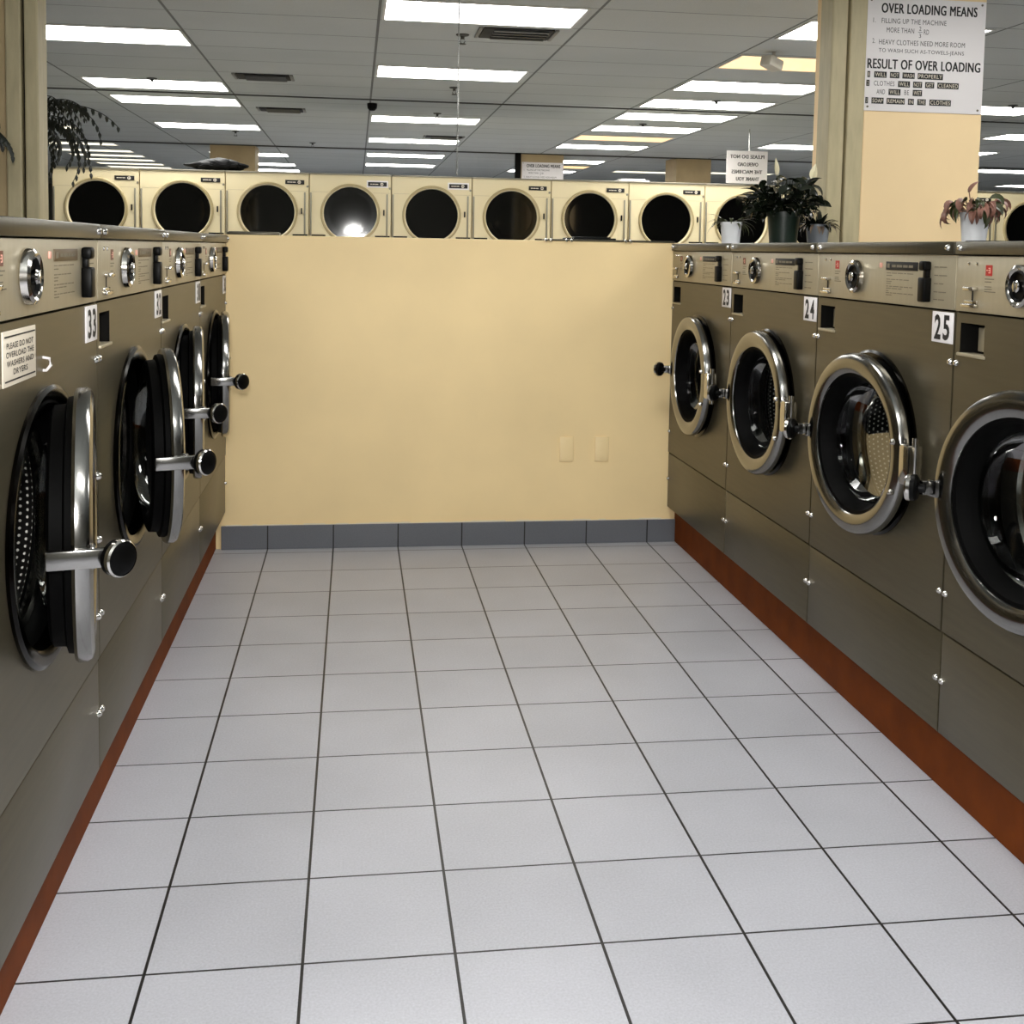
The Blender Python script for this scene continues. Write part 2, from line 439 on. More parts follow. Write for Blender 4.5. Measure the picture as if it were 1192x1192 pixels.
    rl = obj('price_label', add_box(bm_new(), -.297, -.270, -.0052, -.0035, 1.384, 1.410, 0), M['labelbrown'], t)
    b = add_box(bm_new(), -.293, -.288, -.0060, -.005, 1.396, 1.3985)
    add_box(b, -.284, -.276, -.0060, -.005, 1.401, 1.4035); add_box(b, -.284, -.276, -.0060, -.005, 1.396, 1.3985); add_box(b, -.284, -.276, -.0060, -.005, 1.390, 1.3925); add_box(b, -.278, -.276, -.0060, -.005, 1.390, 1.4035)
    obj('label_print', b, M['pink'], rl)
    # number plate
    num = obj('number_plate', add_box(bm_new(), .322, .427, -.003, .001, 1.203, 1.284, .0008), M['white'], t, label='white number plate')
    # drum mouth
    prof = [(.250, .001), (.272, -.001), (.274, -.008), (.266, -.013), (.250, -.013), (.238, -.006), (.236, .03), (.236, .08)]
    obj('door_collar', add_lathe(bm_new(), prof, 64), M['darkchrome'], t, (0, 0, WZ))
    b = add_lathe(bm_new(), [(.2355, .024), (.226, .034), (.216, .045), (.212, .06), (.216, .085), (.236, .09)], 64)
    obj('mouth_gasket', b, M['rubber'], t, (0, 0, WZ))
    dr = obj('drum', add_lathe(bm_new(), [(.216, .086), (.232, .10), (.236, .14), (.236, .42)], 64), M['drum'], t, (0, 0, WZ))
    b = add_lathe(bm_new(), [(.237, .42), (.12, .43), (.06, .41), (0, .405)], 48)
    for k in range(3):
        a = 2*PI*k/3+.5
        add_tube(b, [(.205*math.cos(a), .12, .205*math.sin(a)), (.205*math.cos(a), .42, .205*math.sin(a))], .028, 10)
    obj('drum_back', b, M['drumback'], dr)
    b = add_lathe(bm_new(), [(.213, .052), (.206, .060), (.206, .070), (.213, .078)], 64)
    obj('drum_lip', b, M['chrome'], dr)
    # the door: mesh origin on the hinge; ring centre at (-RD, 0, 0)
    RD = .293; c = Matrix.Translation((-RD, 0, 0))
    prof = [(.236, 0), (.262, -.002), (.267, -.008), (.267, -.024), (.262, -.032), (.250, -.037), (.234, -.038), (.218, -.035), (.208, -.029), (.206, -.022), (.206, -.004), (.236, 0)]
    door = obj('door', add_lathe(bm_new(), prof, 72, c), M['ring'], t, (.315, -.018, WZ), label='round chrome ring door, ajar')
    b = add_lathe(bm_new(), [(.2065, -.025), (.198, -.022), (.190, -.006), (.178, .018), (.178, .036), (.190, .042), (.222, .042), (.233, .036), (.235, .014), (.248, .010), (.250, -.002)], 64, c)
    obj('door_gasket', b, M['rubber'], door)
    b = add_lathe(bm_new(), [(.179, .020), (.174, .036), (.158, .054), (.12, .064), (.07, .069), (0, .070)], 56, c)
    obj('door_glass', b, M['glass'], door)
    # hinge on the user's right, screws on the ring
    b = add_box(bm_new(), -.035, .012, -.036, .010, -.055, .055, .006)
    add_tube(b, [(.006, -.010, -.075), (.006, -.010, .075)], .010, 12)
    obj('hinge', b, M['chrome'], door, (0, 0, -.01))
    for z in (.045, -.095):
        obj('ring_screw', add_lathe(bm_new(), [(0, -.012), (.006, -.010), (.009, -.003), (.009, .002)], 12), M['chrome'], door, (-RD+.232, -.036, z))
    # latch handle on the user's left: strap across the rim, then a round knob
    b = add_box(bm_new(), -RD-.282, -RD-.266, -.062, .040, -.017, .017, .003)
    add_box(b, -RD-.276, -RD-.244, -.043, -.033, -.020, .020, .003)
    hd = obj('latch_handle', b, M['ring'], door)
    kb = Matrix.Translation((-RD-.264, -.062, 0)) @ Matrix.Rotation(math.radians(-48), 4, 'Z')
    b = add_lathe(bm_new(), [(0, -.042), (.022, -.042), (.029, -.039), (.032, -.032), (.032, -.018), (.026, -.012), (.011, -.010), (.010, .004), (0, .004)], 32, kb)
    obj('latch_knob', b, M['black'], door)
    b = add_lathe(bm_new(), [(.0305, -.0395), (.0332, -.036), (.0332, -.028), (.031, -.026)], 32, kb)
    obj('knob_rim', b, M['chrome'], door)
    return t, door, num
W0, door0, num0 = make_washer()
def set_number(t, body):
    np_ = [k for k in kids(t) if k.name.startswith('number_plate')][0]
    bm = bm_new()
    n = len(body)
    for i, ch in enumerate(body):
        merge(bm, text_bm(ch, .033, .066, .03), ((i-(n-1)/2)*.044, 0, 0))
    obj('plate_number', bm, M['ink'], np_, (.3745, -.0036, 1.2435), smooth=False)
    np_['label'] = 'white plate with black number ' + body
R_ = [('23', 0.0, 'steel front-load washer numbered 23, right row, against the yellow half wall'),
      ('24', 2.0, 'steel front-load washer numbered 24, right row, second from the half wall'),
      ('25', 5.0, 'steel front-load washer numbered 25, right row, large black 25 on its plate'),
      ('26', 10.0, 'steel front-load washer nearest the camera in right row, round door cut by photo edge')]
L_ = [('30', 7.0, 'steel front-load washer, left row, farthest, against the yellow half wall'),
      ('31', 8.0, 'steel front-load washer, left row, second from the half wall, door ajar'),
      ('32', 15.0, 'steel front-load washer, left row, third from the half wall, door widest ajar'),
      ('33', 11.5, 'steel front-load washer nearest in left row, overload notice stuck on its front')]
washers = []
first = True
todo = []
for k, (n, th, lab) in enumerate(R_): todo.append((XR, YW-WD*(k+.5), -PI/2, n, th, lab))
for k, (n, th, lab) in enumerate(L_): todo.append((XL, YW-WD*(k+.5), PI/2, n, th, lab))
trees = [W0] + [copy_tree(W0) for _ in todo[1:]]
for t, (x, y, rz, n, th, lab) in zip(trees, todo):
    t.location = (x, y, 0); t.rotation_euler = (0, 0, rz); t['label'] = lab
    set_number(t, n)
    d = [k for k in kids(t) if k.name.split('.')[0] == 'door'][0]
    d.rotation_euler = (0, 0, math.radians(th))
    if n in ('25', '26'):
        pl = [k for k in kids(t) if k.name.startswith('price_label')][0]
        pl.data = pl.data.copy(); pl.data.materials[0] = M['red']; pl['label'] = 'bright red price label'
    if rz > 0:
        pl = [k for k in kids(t) if k.name.startswith('name_plate')][0]
        pl.data = pl.data.copy(); pl.data.materials[0] = M['brownplate']
    d.location = (.315, -.024, WZ) if rz < 0 else (.300, .010, WZ)
# notice stuck on the nearest left washer
t = trees[7]
ns = obj('notice_sign', add_box(bm_new(), -.271, -.074, -.0025, .0005, 1.176, 1.272, .001), M['offwhite'], t, label='off-white overload notice with black border lines')
b = add_box(bm_new(), -.262, -.082, -.0036, -.002, 1.261, 1.2635); add_box(b, -.262, -.082, -.0036, -.002, 1.184, 1.1865)
for z, w, s in ((1.246, .160, 'PLEASE DO NOT'), (1.2305, .166, 'OVERLOAD THE'), (1.215, .160, 'WASHERS AND'), (1.1995, .085, 'DRYERS')):
    merge(b, text_bm(s, w, .0105, .012), (-.1725, -.0032, z))
obj('notice_lettering', b, M['ink'], ns, smooth=False)
obj('hook', add_tube(bm_new(), [(-.018, 0, 1.205), (-.018, -.012, 1.203), (-.016, -.014, 1.19), (-.018, -.006, 1.18), (-.018, 0, 1.18)], .003, 6), M['white'], t)

# ------------------------------------------------------------------ tumble dryers
DW, DX0, DY, DH = .7775, -1.597, 5.66, 2.115
def make_dryer():
    t = thing('tumble_dryer', 'dryer', 'tumble dryer', group='cream tumble dryers in the far row')
    h = DW/2-.003; zc = 1.738
    b = bm_new()
    add_panel(b, -h, h, 0.02, DH-.012, 0, [circle(.254, 0, zc, 56)])
    for s in (-1, 1): add_box(b, s*h-.004*(s > 0), s*h+.004*(s < 0), 0, .86, .02, DH-.012)
    add_box(b, -h, h, .856, .86, .02, DH-.012)
    obj('cabinet', b, M['cream'], t, smooth=False)
    obj('top_rail', add_box(bm_new(), -h, h, -.012, .86, DH-.014, DH, .003), M['greytrim'], t)
    b = add_lathe(bm_new(), [(.284, .001), (.283, -.012), (.276, -.018), (.264, -.017), (.255, -.008), (.250, .02)], 64)
    d = obj('door', b, M['creamring'], t, (0, 0, zc))
    b = add_lathe(bm_new(), [(.262, -.0185), (.256, -.0135), (.2515, .008)], 64)
    obj('door_inner_rim', b, M['cream'], d)
    for s in (-1, 1):
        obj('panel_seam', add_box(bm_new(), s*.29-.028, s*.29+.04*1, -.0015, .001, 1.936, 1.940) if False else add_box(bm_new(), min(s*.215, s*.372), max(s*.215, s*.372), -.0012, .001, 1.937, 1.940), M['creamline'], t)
    b = add_lathe(bm_new(), [(.254, .012), (.2, .0125), (.1, .0125), (0, .0125)], 64)
    obj('door_window', b, M['dryglass'], d, smooth=False)
    obj('door_latch', add_box(bm_new(), .312, .324, -.022, .001, 1.725-zc, 1.78-zc, .003), M['black'], d)
    b = add_box(bm_new(), -h+.006, -h+.020, -.016, .001, 1.46, 1.93, .004)
    obj('hinge_strip', b, M['greytrim'], t)
    b = add_box(bm_new(), h-.046, h-.030, -.010, .001, 1.46, 1.93, .003)
    obj('edge_strip', b, M['greytrim'], t)
    b = bm_new(); add_lathe(b, [(0, -.012), (.009, -.010), (.011, 0)], 12, Matrix.Translation((h-.013, 0, 1.985)))
    obj('seam_screw', b, M['greytrim'], t)
    npl = obj('name_plate', add_box(bm_new(), .165, .343, -.006, .001, 2.003, 2.043, .001), M['ink'], t)
    b = bm_new()
    for a, c in ((.185, .205), (.208, .232), (.236, .262)): add_box(b, a, c, -.0075, -.005, 2.019, 2.026)
    add_lathe(b, [(.015, -.005), (.015, -.0078), (.009, -.0078), (.009, -.005)], 18, Matrix.Translation((.296, 0, 2.023)))
    add_box(b, .294, .298, -.0078, -.005, 2.014, 2.032)
    obj('plate_print', b, M['offwhite'], npl)
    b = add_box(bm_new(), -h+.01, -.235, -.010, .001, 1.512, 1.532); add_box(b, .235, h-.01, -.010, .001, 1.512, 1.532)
    obj('lower_gap_strip', b, M['black'], t)  # black strips at the gap under the door
    return t
D0 = make_dryer()
dl = {-1: 'cream tumble dryer farthest left, right beside the left pillar with fern fronds',
      0: 'cream tumble dryer under the left part of the black bag, second from left pillar',
      1: 'cream tumble dryer, third from left pillar, right of the black bag',
      2: 'cream tumble dryer with bright lamp glint on its door, fourth from left pillar',
      3: 'cream tumble dryer, fifth from left pillar, straight behind the middle of half wall',
      4: 'cream tumble dryer, sixth from left pillar, below far sign pillar left edge',
      5: 'cream tumble dryer, seventh from left pillar, below right edge of the far sign',
      6: 'cream tumble dryer, eighth from left pillar, behind right end of the half wall',
      7: 'cream tumble dryer behind the small white pot and big peace lily',
      8: 'cream tumble dryer mostly hidden between the peace lily and the olive post',
      9: 'cream tumble dryer hidden behind the yellow pillar',
      10: 'cream tumble dryer showing only a strip right of the yellow pillar',
      11: 'cream tumble dryer at the right edge of the photo behind the wilting plant'}
keys = list(dl)
dt = [D0] + [copy_tree(D0) for _ in keys[1:]]
for t, k in zip(dt, keys):
    t.location = (DX0+DW*(k-.5)+DW, DY, 0) if False else (DX0+DW*(k+.5), DY, 0); t['label'] = dl[k]
    if k in (2, 3):
        npl = [c for c in kids(t) if c.name.startswith('name_plate')][0]
        obj('plate_border', add_box(bm_new(), .152, .356, -.004, .0008, 1.990, 2.056, .001), M['white'], npl)

# ------------------------------------------------------------------ ceiling fittings
def make_light(mat, lx, ly):
    t = thing('ceiling_light', 'x', 'ceiling light', group='fluorescent ceiling lights')
    b = bm_new(); f = .016
    add_box(b, -lx/2, lx/2, -ly/2, -ly/2+f, -.008, 0); add_box(b, -lx/2, lx/2, ly/2-f, ly/2, -.008, 0)
    add_box(b, -lx/2, -lx/2+f, -ly/2+f, ly/2-f, -.008, 0); add_box(b, lx/2-f, lx/2, -ly/2+f, ly/2-f, -.008, 0)
    obj('light_frame', b, M['frame'], t, smooth=False)
    obj('diffuser', add_box(bm_new(), -lx/2+f, lx/2-f, -ly/2+f, ly/2-f, -.005, 0), mat, t, smooth=False)
    return t
P1 = make_light(M['lamp'], 1.20, .59); P2 = make_light(M['lamp_orange'], 1.20, .59); P3 = make_light(M['lamp_far'], 1.16, .42)
lights = []
def lt(src, x, y, lab): lights.append((src, x, y, lab))
MX, LX, RX = 1.15, -1.36, 3.71
ordn = ['nearest', 'second', 'third', 'fourth', 'fifth', 'sixth', 'seventh', 'eighth', 'ninth', 'tenth']
for i, y in enumerate((1.62, 3.99, 7.35, 9.87, 12.3, 14.4)):  # panels past the ceiling trim are mirror reflections built solid
    lt(P1, MX, y, f'white fluorescent ceiling panel, {ordn[i]} in the middle column above the half wall, counting mirror images')
for i, y in enumerate((2.86, 5.25, 6.38, 8.78)):  # last two are reflected panels added behind the dryers
    lt(P1, LX, y, f'white fluorescent ceiling panel, {ordn[i]} in the column beside the left pillar, counting mirror images')
for i, y in enumerate((12.9, 15.0, 16.6)):  # reflections of the aisle lamps, added as real panels
    lt(P1, LX+.1, y, f'mirror image of a white ceiling panel, {ordn[i]} in the short stack right of the far left pillar')
for i, y in enumerate((9.45, 11.8, 13.0, 13.95, 14.9, 15.85, 16.75)):  # all reflected lamps, modelled as panels beyond the mirror
    lt(P3, -3.62, y, f'mirror image of a warm white ceiling panel, {ordn[i]} in the slanting far left stack')
for i, (y, s) in enumerate(((1.65, 0), (2.88, 1), (4.1, 0), (5.27, 0), (6.33, 0), (7.55, 0), (8.68, 1), (9.9, 0), (12.55, 0), (13.7, 1), (14.9, 0))):  # beyond the trim line these model the mirror's image of the lamps
    w = ('white fluorescent', 'orange tinted')[s]
    if s: lab = f'orange tinted ceiling panel in the right column, {("nearest, behind the small camera", "mirror image, middle one of three", "mirror image, farthest of three")[(i-1)//4 if i < 9 else 2]}'
    else:
        names = {0: 'nearest, cut by the olive post', 2: 'just beyond the nearest orange panel', 3: 'just before the ceiling trim line', 4: 'mirror image just past the ceiling trim line', 5: 'mirror image between the trim line and middle orange panel', 7: 'mirror image, last one left of the far sign pillar top', 8: 'mirror image just right of the far sign', 10: 'smallest mirror image, below the far orange panel'}
        lab = f'white ceiling panel in the right column, {names[i]}'
    lt((P1, P2)[s], RX, y, lab)
lt(P1, 6.28, 4.93, 'white ceiling panel right of the yellow pillar, level with lower sign edge')
lt(P1, 6.30, 9.05, 'mirror image of a white ceiling panel above the peace lily, left of the olive post')  # this and the next few are lamp reflections, built solid
lt(P3, 5.50, 14.4, 'tiny mirror image of a ceiling panel left of the brown far pillar')
lt(P3, 7.15, 14.1, 'tiny mirror image of a ceiling panel right of the brown far pillar')
lt(P1, 8.35, 7.05, 'mirror image of a white ceiling panel at right photo edge, second below the sign')
lt(P1, 8.35, 9.2, 'mirror image of a white ceiling panel tip just right of the yellow pillar middle')
lt(P1, 10.9, 11.95, 'long thin mirror image of a ceiling panel right of the yellow pillar')
lt(P1, 13.5, 15.3, 'lowest mirror image of a ceiling panel above the dryer at right photo edge')
# the ones over the aisle itself, above the frame
for i, y in enumerate((-1.75, -4.7)):
    lt(P1, MX, y, f'white fluorescent ceiling panel over the washer aisle, {ordn[i]} to the half wall')
for i, y in enumerate((-1.2, -3.6)):
    lt(P1, RX, y, f'white fluorescent ceiling panel over the right washers, {ordn[i]} to the pillar')
    if i: lt(P1, LX, y, 'white fluorescent ceiling panel over the left washers, beside the left row')
used = set()
trees_l = []
for src, x, y, lab in lights:
    if src in used: o = None
    else: used.add(src); o = src
    trees_l.append(o)
protos = {P1: None}
for idx, (src, x, y, lab) in enumerate(lights):
    o = trees_l[idx] if trees_l[idx] is not None else copy_tree(src)
    o.location = (x, y, ZC); o['label'] = lab
def vent(x, y, lx, ly, lab):
    t = thing('air_vent', lab, 'air vent', (x, y, ZC), group='ceiling air vents')
    obj('vent_box', add_box(bm_new(), -lx/2, lx/2, -ly/2, ly/2, -.010, 0, .003), M['ventdark'], t)
    b = bm_new()
    for k in range(4):
        yy = -ly/2 + ly*(k+.5)/4
        add_box(b, -lx/2+.07, lx/2-.03, -.016, .016, -.003, .003, 0, mat=Matrix.Translation((0, yy, -.014)) @ Matrix.Rotation(.6, 4, 'X'))
    obj('vent_louvres', b, M['vent'], t)
    for x0 in (-lx/2-.03, lx/2+.005): obj('vent_rim', add_box(bm_new(), x0, x0+.025, -ly/2, ly/2, -.012, 0, .003), M['vent'], t)
vent(1.43, 2.18, .46, .34, 'dark slotted air vent behind the nearest middle ceiling light')
vent(-.38, 4.55, .44, .30, 'dark slotted air vent right of the left ceiling lights, nearer one')
vent(-.38, 6.85, .44, .30, 'dark slotted air vent right of the left ceiling lights, farther one, a mirror image')  # this and the next vent are reflections built as solid vents
vent(1.50, 9.2, .46, .26, 'thin dark mirror image of an air vent just before the fourth middle light')
def sprinkler(x, y, lab):
    t = thing('sprinkler_head', lab, 'sprinkler', (x, y, ZC), group='ceiling sprinkler heads')
    obj('escutcheon', add_lathe(bm_new(), [(.045, 0), (.04, -.008), (.014, -.012), (.012, -.03), (0, -.03)], 20, ZUP), M['trimdark'], t)
    b = bm_new()
    for s in (-1, 1): add_tube(b, [(s*.010, 0, -.028), (s*.018, 0, -.045), (s*.006, 0, -.06)], .003, 6)
    add_lathe(b, [(0, -.066), (.024, -.064), (.024, -.060), (0, -.060)], 16, ZUP)
    obj('deflector', b, M['trimdark'], t)
for x, y, lab in ((1.09, 2.31, 'dark sprinkler head behind the nearest middle ceiling light'), (1.25, 4.77, 'dark sprinkler head behind the second middle ceiling light'),
                  (1.24, 6.72, 'mirror image of a dark sprinkler head just before the third middle ceiling light'), (-1.35, 4.9, 'dark sprinkler head beside the second left ceiling light'),
                  (-1.1, 9.3, 'mirror image of a dark sprinkler head past the fourth left ceiling light'), (-.2, 10.6, 'mirror image of a dark sprinkler head by the far left pillar top'),
                  (3.72, 5.0, 'dark sprinkler head against the light before the trim line'), (3.55, 7.05, 'mirror image of a dark sprinkler head past the trim line in right column'),
                  (6.42, 4.55, 'dark sprinkler head against the light right of yellow pillar'), (4.2, 2.3, 'dark sprinkler head between nearest right light and the orange one')):
    sprinkler(x, y, lab)  # heads beyond the ceiling trim are reflections modelled solid
t = thing('ceiling_camera', 'small dark dome camera on the ceiling left of the middle lights', 'camera', (.55, 6.1, ZC))
obj('dome', add_lathe(bm_new(), [(.05, 0), (.05, -.02), (.045, -.05), (.025, -.07), (0, -.075)], 20, ZUP), M['black'], t)
t = thing('ceiling_camera', 'pale boxy security camera hung below the nearest orange ceiling light', 'camera', (3.30, 2.45, ZC), .5)
obj('camera_stem', add_tube(bm_new(), [(0, 0, 0), (0, 0, -.05)], .012, 10), M['camera'], t)
obj('camera_body', add_box(bm_new(), -.07, .07, -.05, .05, -.12, -.045, .012, mat=Matrix.Rotation(.25, 4, 'Y')), M['camera'], t)

# ------------------------------------------------------------------ signs
SW, SH = .622, .552
def over_sign(label, x, y, ztop):
    t = thing('overload_sign', label, 'sign', (x, y, ztop), group='overloading signs on pillars')
    obj('sign_board', add_box(bm_new(), 0, SW, -.006, 0, -SH, 0, .001), M['white'], t)
    def put(bm, s, fx0, fx1, fy, fh, bold, yy=-.0068):
        if bold:
            for dx in (-bold, 0, bold):
                for dz in (-bold*.4, bold*.4):
                    merge(bm, text_bm(s, (fx1-fx0)*SW-.003, fh*SH-.002), ((fx0+fx1)/2*SW+dx, yy, -fy*SH+dz))
            return
        merge(bm, text_bm(s, (fx1-fx0)*SW, fh*SH, bold), ((fx0+fx1)/2*SW, yy, -fy*SH))
    b = bm_new()
    put(b, 'OVER LOADING MEANS', .115, .925, .095, .088, .0016)
    obj('headline', b, M['ink'], t, smooth=False)
    b = bm_new()
    put(b, 'RESULT OF OVER LOADING', .015, .972, .585, .088, .0016)
    obj('headline', b, M['ink'], t, smooth=False)
    def line(*items):
        b = bm_new()
        for it in items: put(b, *it)
        return obj('small_print', b, M['print'], t, smooth=False)
    line(('1.', .05, .07, .205, .042, 0), ('FILLING UP THE MACHINE', .12, .665, .205, .044, 0))
    line(('MORE THAN', .165, .395, .285, .044, 0), ('RD', .478, .52, .29, .044, 0))
    b = bm_new()
    put(b, '2', .437, .455, .262, .036, 0); put(b, '3', .437, .455, .325, .036, 0)
    add_box(b, .43*SW, .465*SW, -.0068, -.006, -.2955*SH, -.2915*SH)
    obj('fraction', b, M['print'], t, smooth=False)
    line(('2.', .05, .072, .385, .042, 0), ('HEAVY CLOTHES NEED MORE ROOM', .105, .83, .392, .044, 0))
    line(('TO WASH SUCH AS-TOWELS-JEANS', .105, .825, .47, .044, 0))
    def f(x): return (1005+x/8.51-1008.5)/137
    blocks = []
    for ws, fy in (((('1', 52, 78, 1), ('WILL', 118, 240, 1), ('NOT', 272, 365, 1), ('WASH', 395, 515, 1), ('PROPERLY', 545, 795, 1)), .680),
                   ((('2', 45, 75, 1), ('CLOTHES', 118, 320, 0), ('WILL', 355, 472, 1), ('NOT', 503, 592, 1), ('GET', 622, 712, 1), ('CLEANED', 743, 955, 1)), .757),
                   ((('AND', 148, 230, 0), ('WILL', 265, 382, 1), ('BE', 420, 466, 0), ('WET', 503, 595, 1)), .830),
                   ((('3', 42, 68, 1), ('SOAP', 102, 220, 1), ('REMAIN', 250, 428, 1), ('IN', 460, 518, 1), ('THE', 552, 636, 1), ('CLOTHES', 672, 885, 1)), .910)):
        for s, a, c, inv in ws:
            if inv: blocks.append((s, f(a), f(c), fy))
            else: line((s, f(a), f(c), fy, .042, 0))
    for s, a, c, fy in blocks:
        k = obj('black_word_block', add_box(bm_new(), a*SW, c*SW, -.0068, -.0055, -(fy+.027)*SH, -(fy-.027)*SH), M['ink'], t, smooth=False)
        w = bm_new(); put(w, s, a+.008, c-.008, fy, .034, 0, -.0072)
        obj('block_lettering', w, M['offwhite'], k, smooth=False)
    for x in (.03, .965):
        for z in (.03, .965): obj('screw', add_lathe(bm_new(), [(0, -.010), (.005, -.009), (.006, -.005)], 12), M['greyink'], t, (x*SW, 0, -z*SH))
    return t
S0 = over_sign('white overloading sign screwed to the front of the near yellow pillar', 2.872, YW+.004, 2.693)
s = copy_tree(S0); s.location = (2.815, 11.25, 2.71); s['label'] = 'small mirror image of an overloading sign on the far pillar above the dryers'  # reflected sign, built solid on the mirrored pillar
# reflection of a hanging sign, built solid with mirrored lettering
t = thing('mirrored_hanging_sign', 'mirror image of a white hanging sign with reversed lettering, on a wire beside the peace lily', 'sign', (4.82, 7.2, 0))
obj('hanging_board', add_box(bm_new(), -.243, .243, -.004, .004, 2.222, 2.592, .001), M['white'], t)
b = bm_new()
for s_, w, z, c in (('PLEASE DO NOT', .40, 2.527, .0), ('OVERLOAD', .24, 2.440, .01), ('THE MACHINES', .36, 2.355, .0), ('THANK YOU', .27, 2.275, .01)):
    for dx in (-.0022, 0, .0022):
        merge(b, text_bm(s_, w, .042, 0, mirror=True), (c+dx, -.0052, z))
obj('sign_lettering', b, M['ink'], t, smooth=False)
obj('hanging_wire', add_tube(bm_new(), [(.02, 0, 2.59), (.02, 0, ZC)], .006, 8), M['wire'], t)
b = add_tube(bm_new(), [(0, 0, 0), (0, 0, ZC-1.772)], .0035, 8)
tag(obj('hanging_rod', b, M['wire'], None, (.872, YW+.05, 1.772)), 'thin bright steel rod hanging from the ceiling over the middle of half wall', 'rod')

# ------------------------------------------------------------------ plants and loose things
TOPZ = 1.468
def pot(t, name, r0, r1, h, mat, z=0):
    b = add_lathe(bm_new(), [(0, z), (r0, z), (r1*.985, z+h*.86), (r1*1.05, z+h*.86), (r1*1.06, z+h), (r1*.97, z+h), (r1*.95, z+h*.9)], 32, ZUP)
    p = obj(name, b, mat, t)
    obj('soil', add_lathe(bm_new(), [(r1*.955, z+h*.91), (r1*.5, z+h*.93), (0, z+h*.94)], 24, ZUP), M['soil'], t)
    return p
# peace lily
t = thing('peace_lily', 'large dark peace lily with cream flowers in a dark green pot', 'potted plant', (2.372, -.2, TOPZ))
pot(t, 'plant_pot', .062, .075, .155, M['potgreen'])
b = bm_new(); r = random.Random(11)
for i in range(250):
    az = r.uniform(0, 2*PI); rad = r.uniform(.0, .06); el = r.uniform(.0, 1.5)
    base = Vector((rad*math.cos(az), rad*math.sin(az), .15))
    st = r.uniform(.03, .145) * (1 + .35*max(0, math.sin(el)-.5)) * (.8 if math.cos(az) > .3 and el < .8 else 1)
    tip = base + Vector((math.cos(az)*math.cos(el)*1.15, math.sin(az)*math.cos(el)*1.15, math.sin(el)*.95))*st
    add_tube(b, [base, (base+tip)/2 + Vector((0, 0, .006)), tip], .0016, 4, False)
    add_leaf(b, tip, az+r.uniform(-1.6, 1.6), r.uniform(-.5, .9), r.uniform(.05, .085), r.uniform(.026, .042), r.uniform(.3, 1.6), 6, .3, r.uniform(-.9, .9))
for az, el, L in ((3.3, .55, .15), (3.0, .9, .12), (-.1, .35, .13), (2.6, 1.1, .12)):
    tip = Vector((math.cos(az)*.10, math.sin(az)*.05, .22))
    add_leaf(b, tip, az, el, L, .026, 1.0, 8, .3, .3)
obj('foliage', b, M['leafdark'], t)
for dx, dz, tilt in ((-.045, .372, .25), (.135, .352, 1.9)):
    b = bm_new()
    add_tube(b, [(dx*.3, 0, .16), (dx*.8, -.01, .27), (dx, -.01, dz-.045)], .0022, 6)
    fs = obj('flower_stalk', b, M['leafsmall'], t)
    b = add_leaf(bm_new(), (dx, -.01, dz-.05), (PI if dx < 0 else 0)+.6, 1.3, .082, .036 if dx > 0 else .022, -.2, 7, .6, .8)
    obj('spathe', b, M['spathe'], fs)
    obj('spadix', add_tube(bm_new(), [(dx, -.012, dz-.045), (dx+.004, -.014, dz-.005)], [.004, .003], 8), M['spathe'], fs)
# small plant
t = thing('small_potted_plant', 'small low plant in a plain white pot left of the peace lily', 'potted plant', (2.085, -.3, TOPZ))
pot(t, 'plant_pot', .040, .047, .100, M['potwhite'])
b = bm_new(); r = random.Random(4)
for i in range(46):
    az = r.uniform(0, 2*PI)
    add_leaf(b, (.03*math.cos(az), .03*math.sin(az), .095), az, r.uniform(.2, 1.2), r.uniform(.045, .105), r.uniform(.010, .018), r.uniform(.8, 2.0), 5)
obj('foliage', b, M['leafsmall'], t)
# plant in grey pot behind the lily
t = thing('potted_plant', 'dark plant with pale lower leaves in a blue-grey pot beside the olive post', 'potted plant', (2.60, -.06, TOPZ))
pot(t, 'plant_pot', .046, .056, .105, M['potgrey'])
b = bm_new(); r = random.Random(9)
for i in range(38):
    az = r.uniform(0, 2*PI)
    add_leaf(b, (.03*math.cos(az), .03*math.sin(az), .10), az, r.uniform(.3, 1.3), r.uniform(.06, .10), r.uniform(.02, .034), r.uniform(.6, 1.8), 5)
obj('foliage', b, M['leafdark'], t)
b = bm_new()
for i in range(12):
    az = r.uniform(-.6, 2*PI-.6)
    add_leaf(b, (.04*math.cos(az), .04*math.sin(az), .10), az, r.uniform(.1, .7), r.uniform(.05, .09), r.uniform(.015, .022), r.uniform(1.2, 2.2), 5)
obj('pale_leaves', b, M['leafpale'], t)
t = thing('plant_pot', 'empty blue-grey tub partly hidden behind the dark green pot', 'pot', (2.455, -.01, TOPZ))
obj('tub', add_lathe(bm_new(), [(0, 0), (.034, 0), (.042, .085), (.045, .09), (.040, .09), (.032, .01), (0, .01)], 28, ZUP), M['potgrey'], t)
# wilting plant
t = thing('wilting_plant', 'wilting pink-brown plant in a white pot before the yellow pillar', 'potted plant', (2.80, -1.1, TOPZ))
pot(t, 'plant_pot', .043, .054, .135, M['potwhite'])
b = bm_new(); g = bm_new(); r = random.Random(21)
for i in range(74):
    az = r.uniform(0, 2*PI); el = r.uniform(.1, 1.0); st = r.uniform(.01, .08)
    base = Vector((.03*math.cos(az), .03*math.sin(az), .13))
    tip = base + Vector((math.cos(az)*math.cos(el), math.sin(az)*math.cos(el), math.sin(el)))*st
    tgt = b if r.random() < .68 else g
    add_tube(tgt, [base, tip], .0016, 4, False)
    add_leaf(tgt, tip, az+r.uniform(-.6, .6), el-.2, r.uniform(.045, .085), r.uniform(.018, .03), r.uniform(1.4, 3.0), 7, .5, r.uniform(-.9, .9))
for L, az in ((.11, PI), (.10, 2.8), (.08, 3.5)):
    add_leaf(g, (-.06, -.01, .175), az, .1, L, .022, 2.5, 8, .4)
